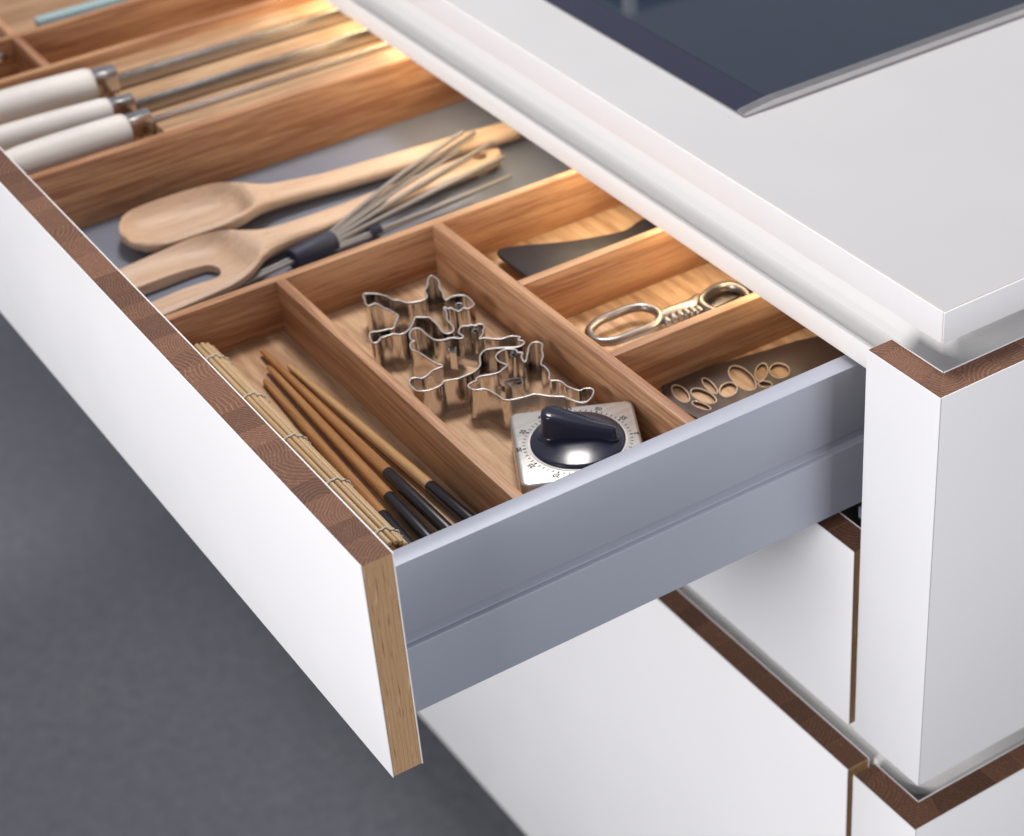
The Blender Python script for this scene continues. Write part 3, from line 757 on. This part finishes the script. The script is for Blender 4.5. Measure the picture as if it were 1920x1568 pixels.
# ------------------------------------------------------------------ rolled bamboo mat
mt = empty('bamboo_mat', (-.22, .057, ZO), 'rolled bamboo sushi mat tied with cotton strings behind the drawer front', 'mat')
cy_, cz_ = .0560, ZO + .0165
mx0, mx1 = -.3585, -.0860
spots = []
rad = .0145; a_ = math.radians(-60)
while rad > .0035:
    spots.append((cy_ + rad * math.cos(a_), cz_ + rad * math.sin(a_)))
    a_ += .0042 / rad; rad -= .0042 * .0043 / (2 * math.pi * max(rad, .004)) * 1.6
sm = tube_mesh('stick', [(mx0, 0, 0), (mx0 + .0006, 0, 0), (mx1 - .0006, 0, 0), (mx1, 0, 0)], [.0013, .00175, .00175, .0013], 10, squash=1.0)
for i, (y, z) in enumerate(spots):
    link('stick', sm, M['bamboo'], mt, (random.uniform(-.0012, .0012), y, z))
outer = [s for s in spots if math.hypot(s[0] - cy_, s[1] - cz_) > .0100]
for fx in (-.3372, -.2795, -.2205, -.1620, -.1000):
    pts = []
    for k in range(len(outer) * 2):
        y, z = outer[k // 2]; r = math.hypot(y - cy_, z - cz_); an = math.atan2(z - cz_, y - cy_)
        if k % 2: an += .0021 / max(r, .004)
        ro = r + (.0026 if k % 2 == 0 else .0013)
        pts.append((fx + .0006 * (1 if k % 4 < 2 else -1), cy_ + ro * math.cos(an), cz_ + ro * math.sin(an)))
    tube('string', smooth_open(pts, 2), .00065, M['string'], mt, seg=6)

# ------------------------------------------------------------------ tools in the short compartments
zs = ZO + .010
pts = [un(a, b, zs) for a, b in crop(900, 300, 4.8, [(172, 830), (200, 803), (400, 775), (800, 740), (1200, 670), (1340, 625), (1450, 550)])]
edge = [(p.x, p.y) for p in pts]
bot = [(-.3365, .50), (-.3150, .50), (-.3120, .415), (-.3060, .395), (-.2960, .370), (-.2860, .330), (-.2830, .3085), (-.2880, .2985), (-.3250, .2978), (-.3560, .2975), (-.3640, .2995)]
q = plate('spatula', [[(p.x, p.y) for p in smooth_closed([(a, b, 0) for a, b in edge + [(-.3370, .43)] + bot], 4)]], .0032, .0012, M['nylon'], None, (0, 0, ZO + .009))
tag(q, 'flat black nylon spatula in the compartment behind the short divider', 'spatula')

scs = empty('scissors', (-.225, .34, ZO), 'steel kitchen scissors with an oval loop and ribbed grip', 'scissors')
zz = ZO + .0105
ring = [un(a, b, zz) for a, b in crop(1080, 500, 5.647, [(140, 690), (240, 580), (400, 510), (560, 450), (700, 430), (830, 465), (890, 530), (860, 600), (760, 660), (600, 720), (440, 780), (300, 800), (200, 780)])]
tube('finger_loop', smooth_closed(ring, 4), .0033, M['dull'], scs, seg=14, closed=True)
sh = [un(a, b, zz) for a, b in crop(1080, 500, 5.647, [(880, 530), (1000, 490), (1120, 450), (1240, 400), (1320, 330)])]
tube('shank', smooth_open(sh, 4), [.0052 + .0010 * math.sin(i / 16 * 3.1) for i in range(17)], M['dull'], scs, seg=14, squash=.6)
ring2 = [un(a, b, zz + .002) for a, b in crop(1080, 500, 5.647, [(1335, 375), (1400, 285), (1500, 225), (1620, 205), (1740, 232), (1830, 300), (1850, 385), (1790, 460), (1650, 500), (1490, 490), (1380, 445)])]
tube('finger_loop', smooth_closed(ring2, 4), .0036, M['dull'], scs, seg=14, closed=True)
for i in range(6):
    f = i / 5
    a = un(1080 + (960 + 340 * f) / 5.647, 500 + (580 - 105 * f - 22 * math.sin(f * 3.1)) / 5.647, zz)
    rad = .0030 + .0009 * f
    tube('ridge', [a + Vector((-.004, 0, 0)), a + Vector((-.0035, 0, 0)), a, a + Vector((.0035, 0, 0)), a + Vector((.004, 0, 0))], [rad * .55, rad * .85, rad, rad * .85, rad * .55], M['dull'], scs, seg=12)
bl = un(1320, 560, zz)
plate('blade', [[(bl.x - .004, bl.y), (bl.x + .010, bl.y - .006), (bl.x + .004, bl.y + .09), (bl.x - .002, bl.y + .10)]], .0026, .0005, M['dull'], scs, (0, 0, zz - .004))
wpts = [un(a, b, ZO + .004) for a, b in crop(1080, 500, 5.647, [(440, 890), (510, 830), (620, 785), (760, 735), (900, 680), (1040, 632)])]
w2 = [(p.x, p.y) for p in wpts] + [(-.1875, .375), (-.1850, .340), (-.1860, .315), (-.1960, .303)]
q = plate('dough_scraper', [[(p.x, p.y) for p in smooth_closed([(a, b, 0) for a, b in w2], 3)]], .0024, .0008, M['white_pl'], None, (0, 0, ZO + .0016))
tag(q, 'white plastic scraper lying under the scissors', 'scraper')

# slotted turner with leaf-shaped holes
zt_ = ZO + .0014
edge = [un(a, b, zt_) for a, b in crop(1220, 640, 5.053, [(112, 400), (140, 360), (190, 340), (460, 275), (740, 200), (1100, 95), (1390, 5)])]
lowe = [(-.1330, .44), (-.1150, .44), (-.0950, .405), (-.0850, .375), (-.0820, .345), (-.0860, .318), (-.0960, .3035), (-.1115, .2968), (-.1250, .2940), (-.1344, .2932), (-.1440, .2945), (-.1500, .2962)]
outl = [(p.x, p.y) for p in edge] + lowe
holes = []
def leaf(cx, cy, ax, ay, rot):
    c = un(*crop(1220, 640, 5.053, [(cx, cy)])[0], zt_)
    a_ = un(*crop(1220, 640, 5.053, [(cx + ax * math.cos(rot), cy + ax * math.sin(rot))])[0], zt_) - c
    b_ = un(*crop(1220, 640, 5.053, [(cx - ay * math.sin(rot), cy + ay * math.cos(rot))])[0], zt_) - c
    return [(c + a_ * math.cos(t) + b_ * math.sin(t)) for t in [2 * math.pi * i / 28 for i in range(28)]]
for h in ((298, 508, 100, 50, .75), (500, 530, 125, 48, .42), (560, 435, 95, 32, .80), (735, 470, 82, 58, -.35), (868, 360, 150, 72, .70), (1050, 302, 82, 50, -1.25), (1222, 290, 92, 62, .1), (1085, 418, 62, 26, .1), (480, 622, 90, 24, .35)):
    holes.append(leaf(h[0] - (14 if h[0] < 300 else 0), h[1], h[2] * 1.05, h[3] * 1.15, h[4]))
tu = empty('slotted_turner', (-.115, .34, ZO), 'dark brown slotted turner with leaf shaped holes beside the drawer side', 'turner')
bl_ = plate('blade', [outl] + [[(p.x, p.y) for p in h] for h in holes], .0020, .0004, M['brown'], tu, (0, 0, zt_))
for h in holes:
    tube('hole_rim', [Vector((p.x, p.y, zt_ + .0008)) for p in h], .0006, M['amber'], bl_, seg=8, closed=True)
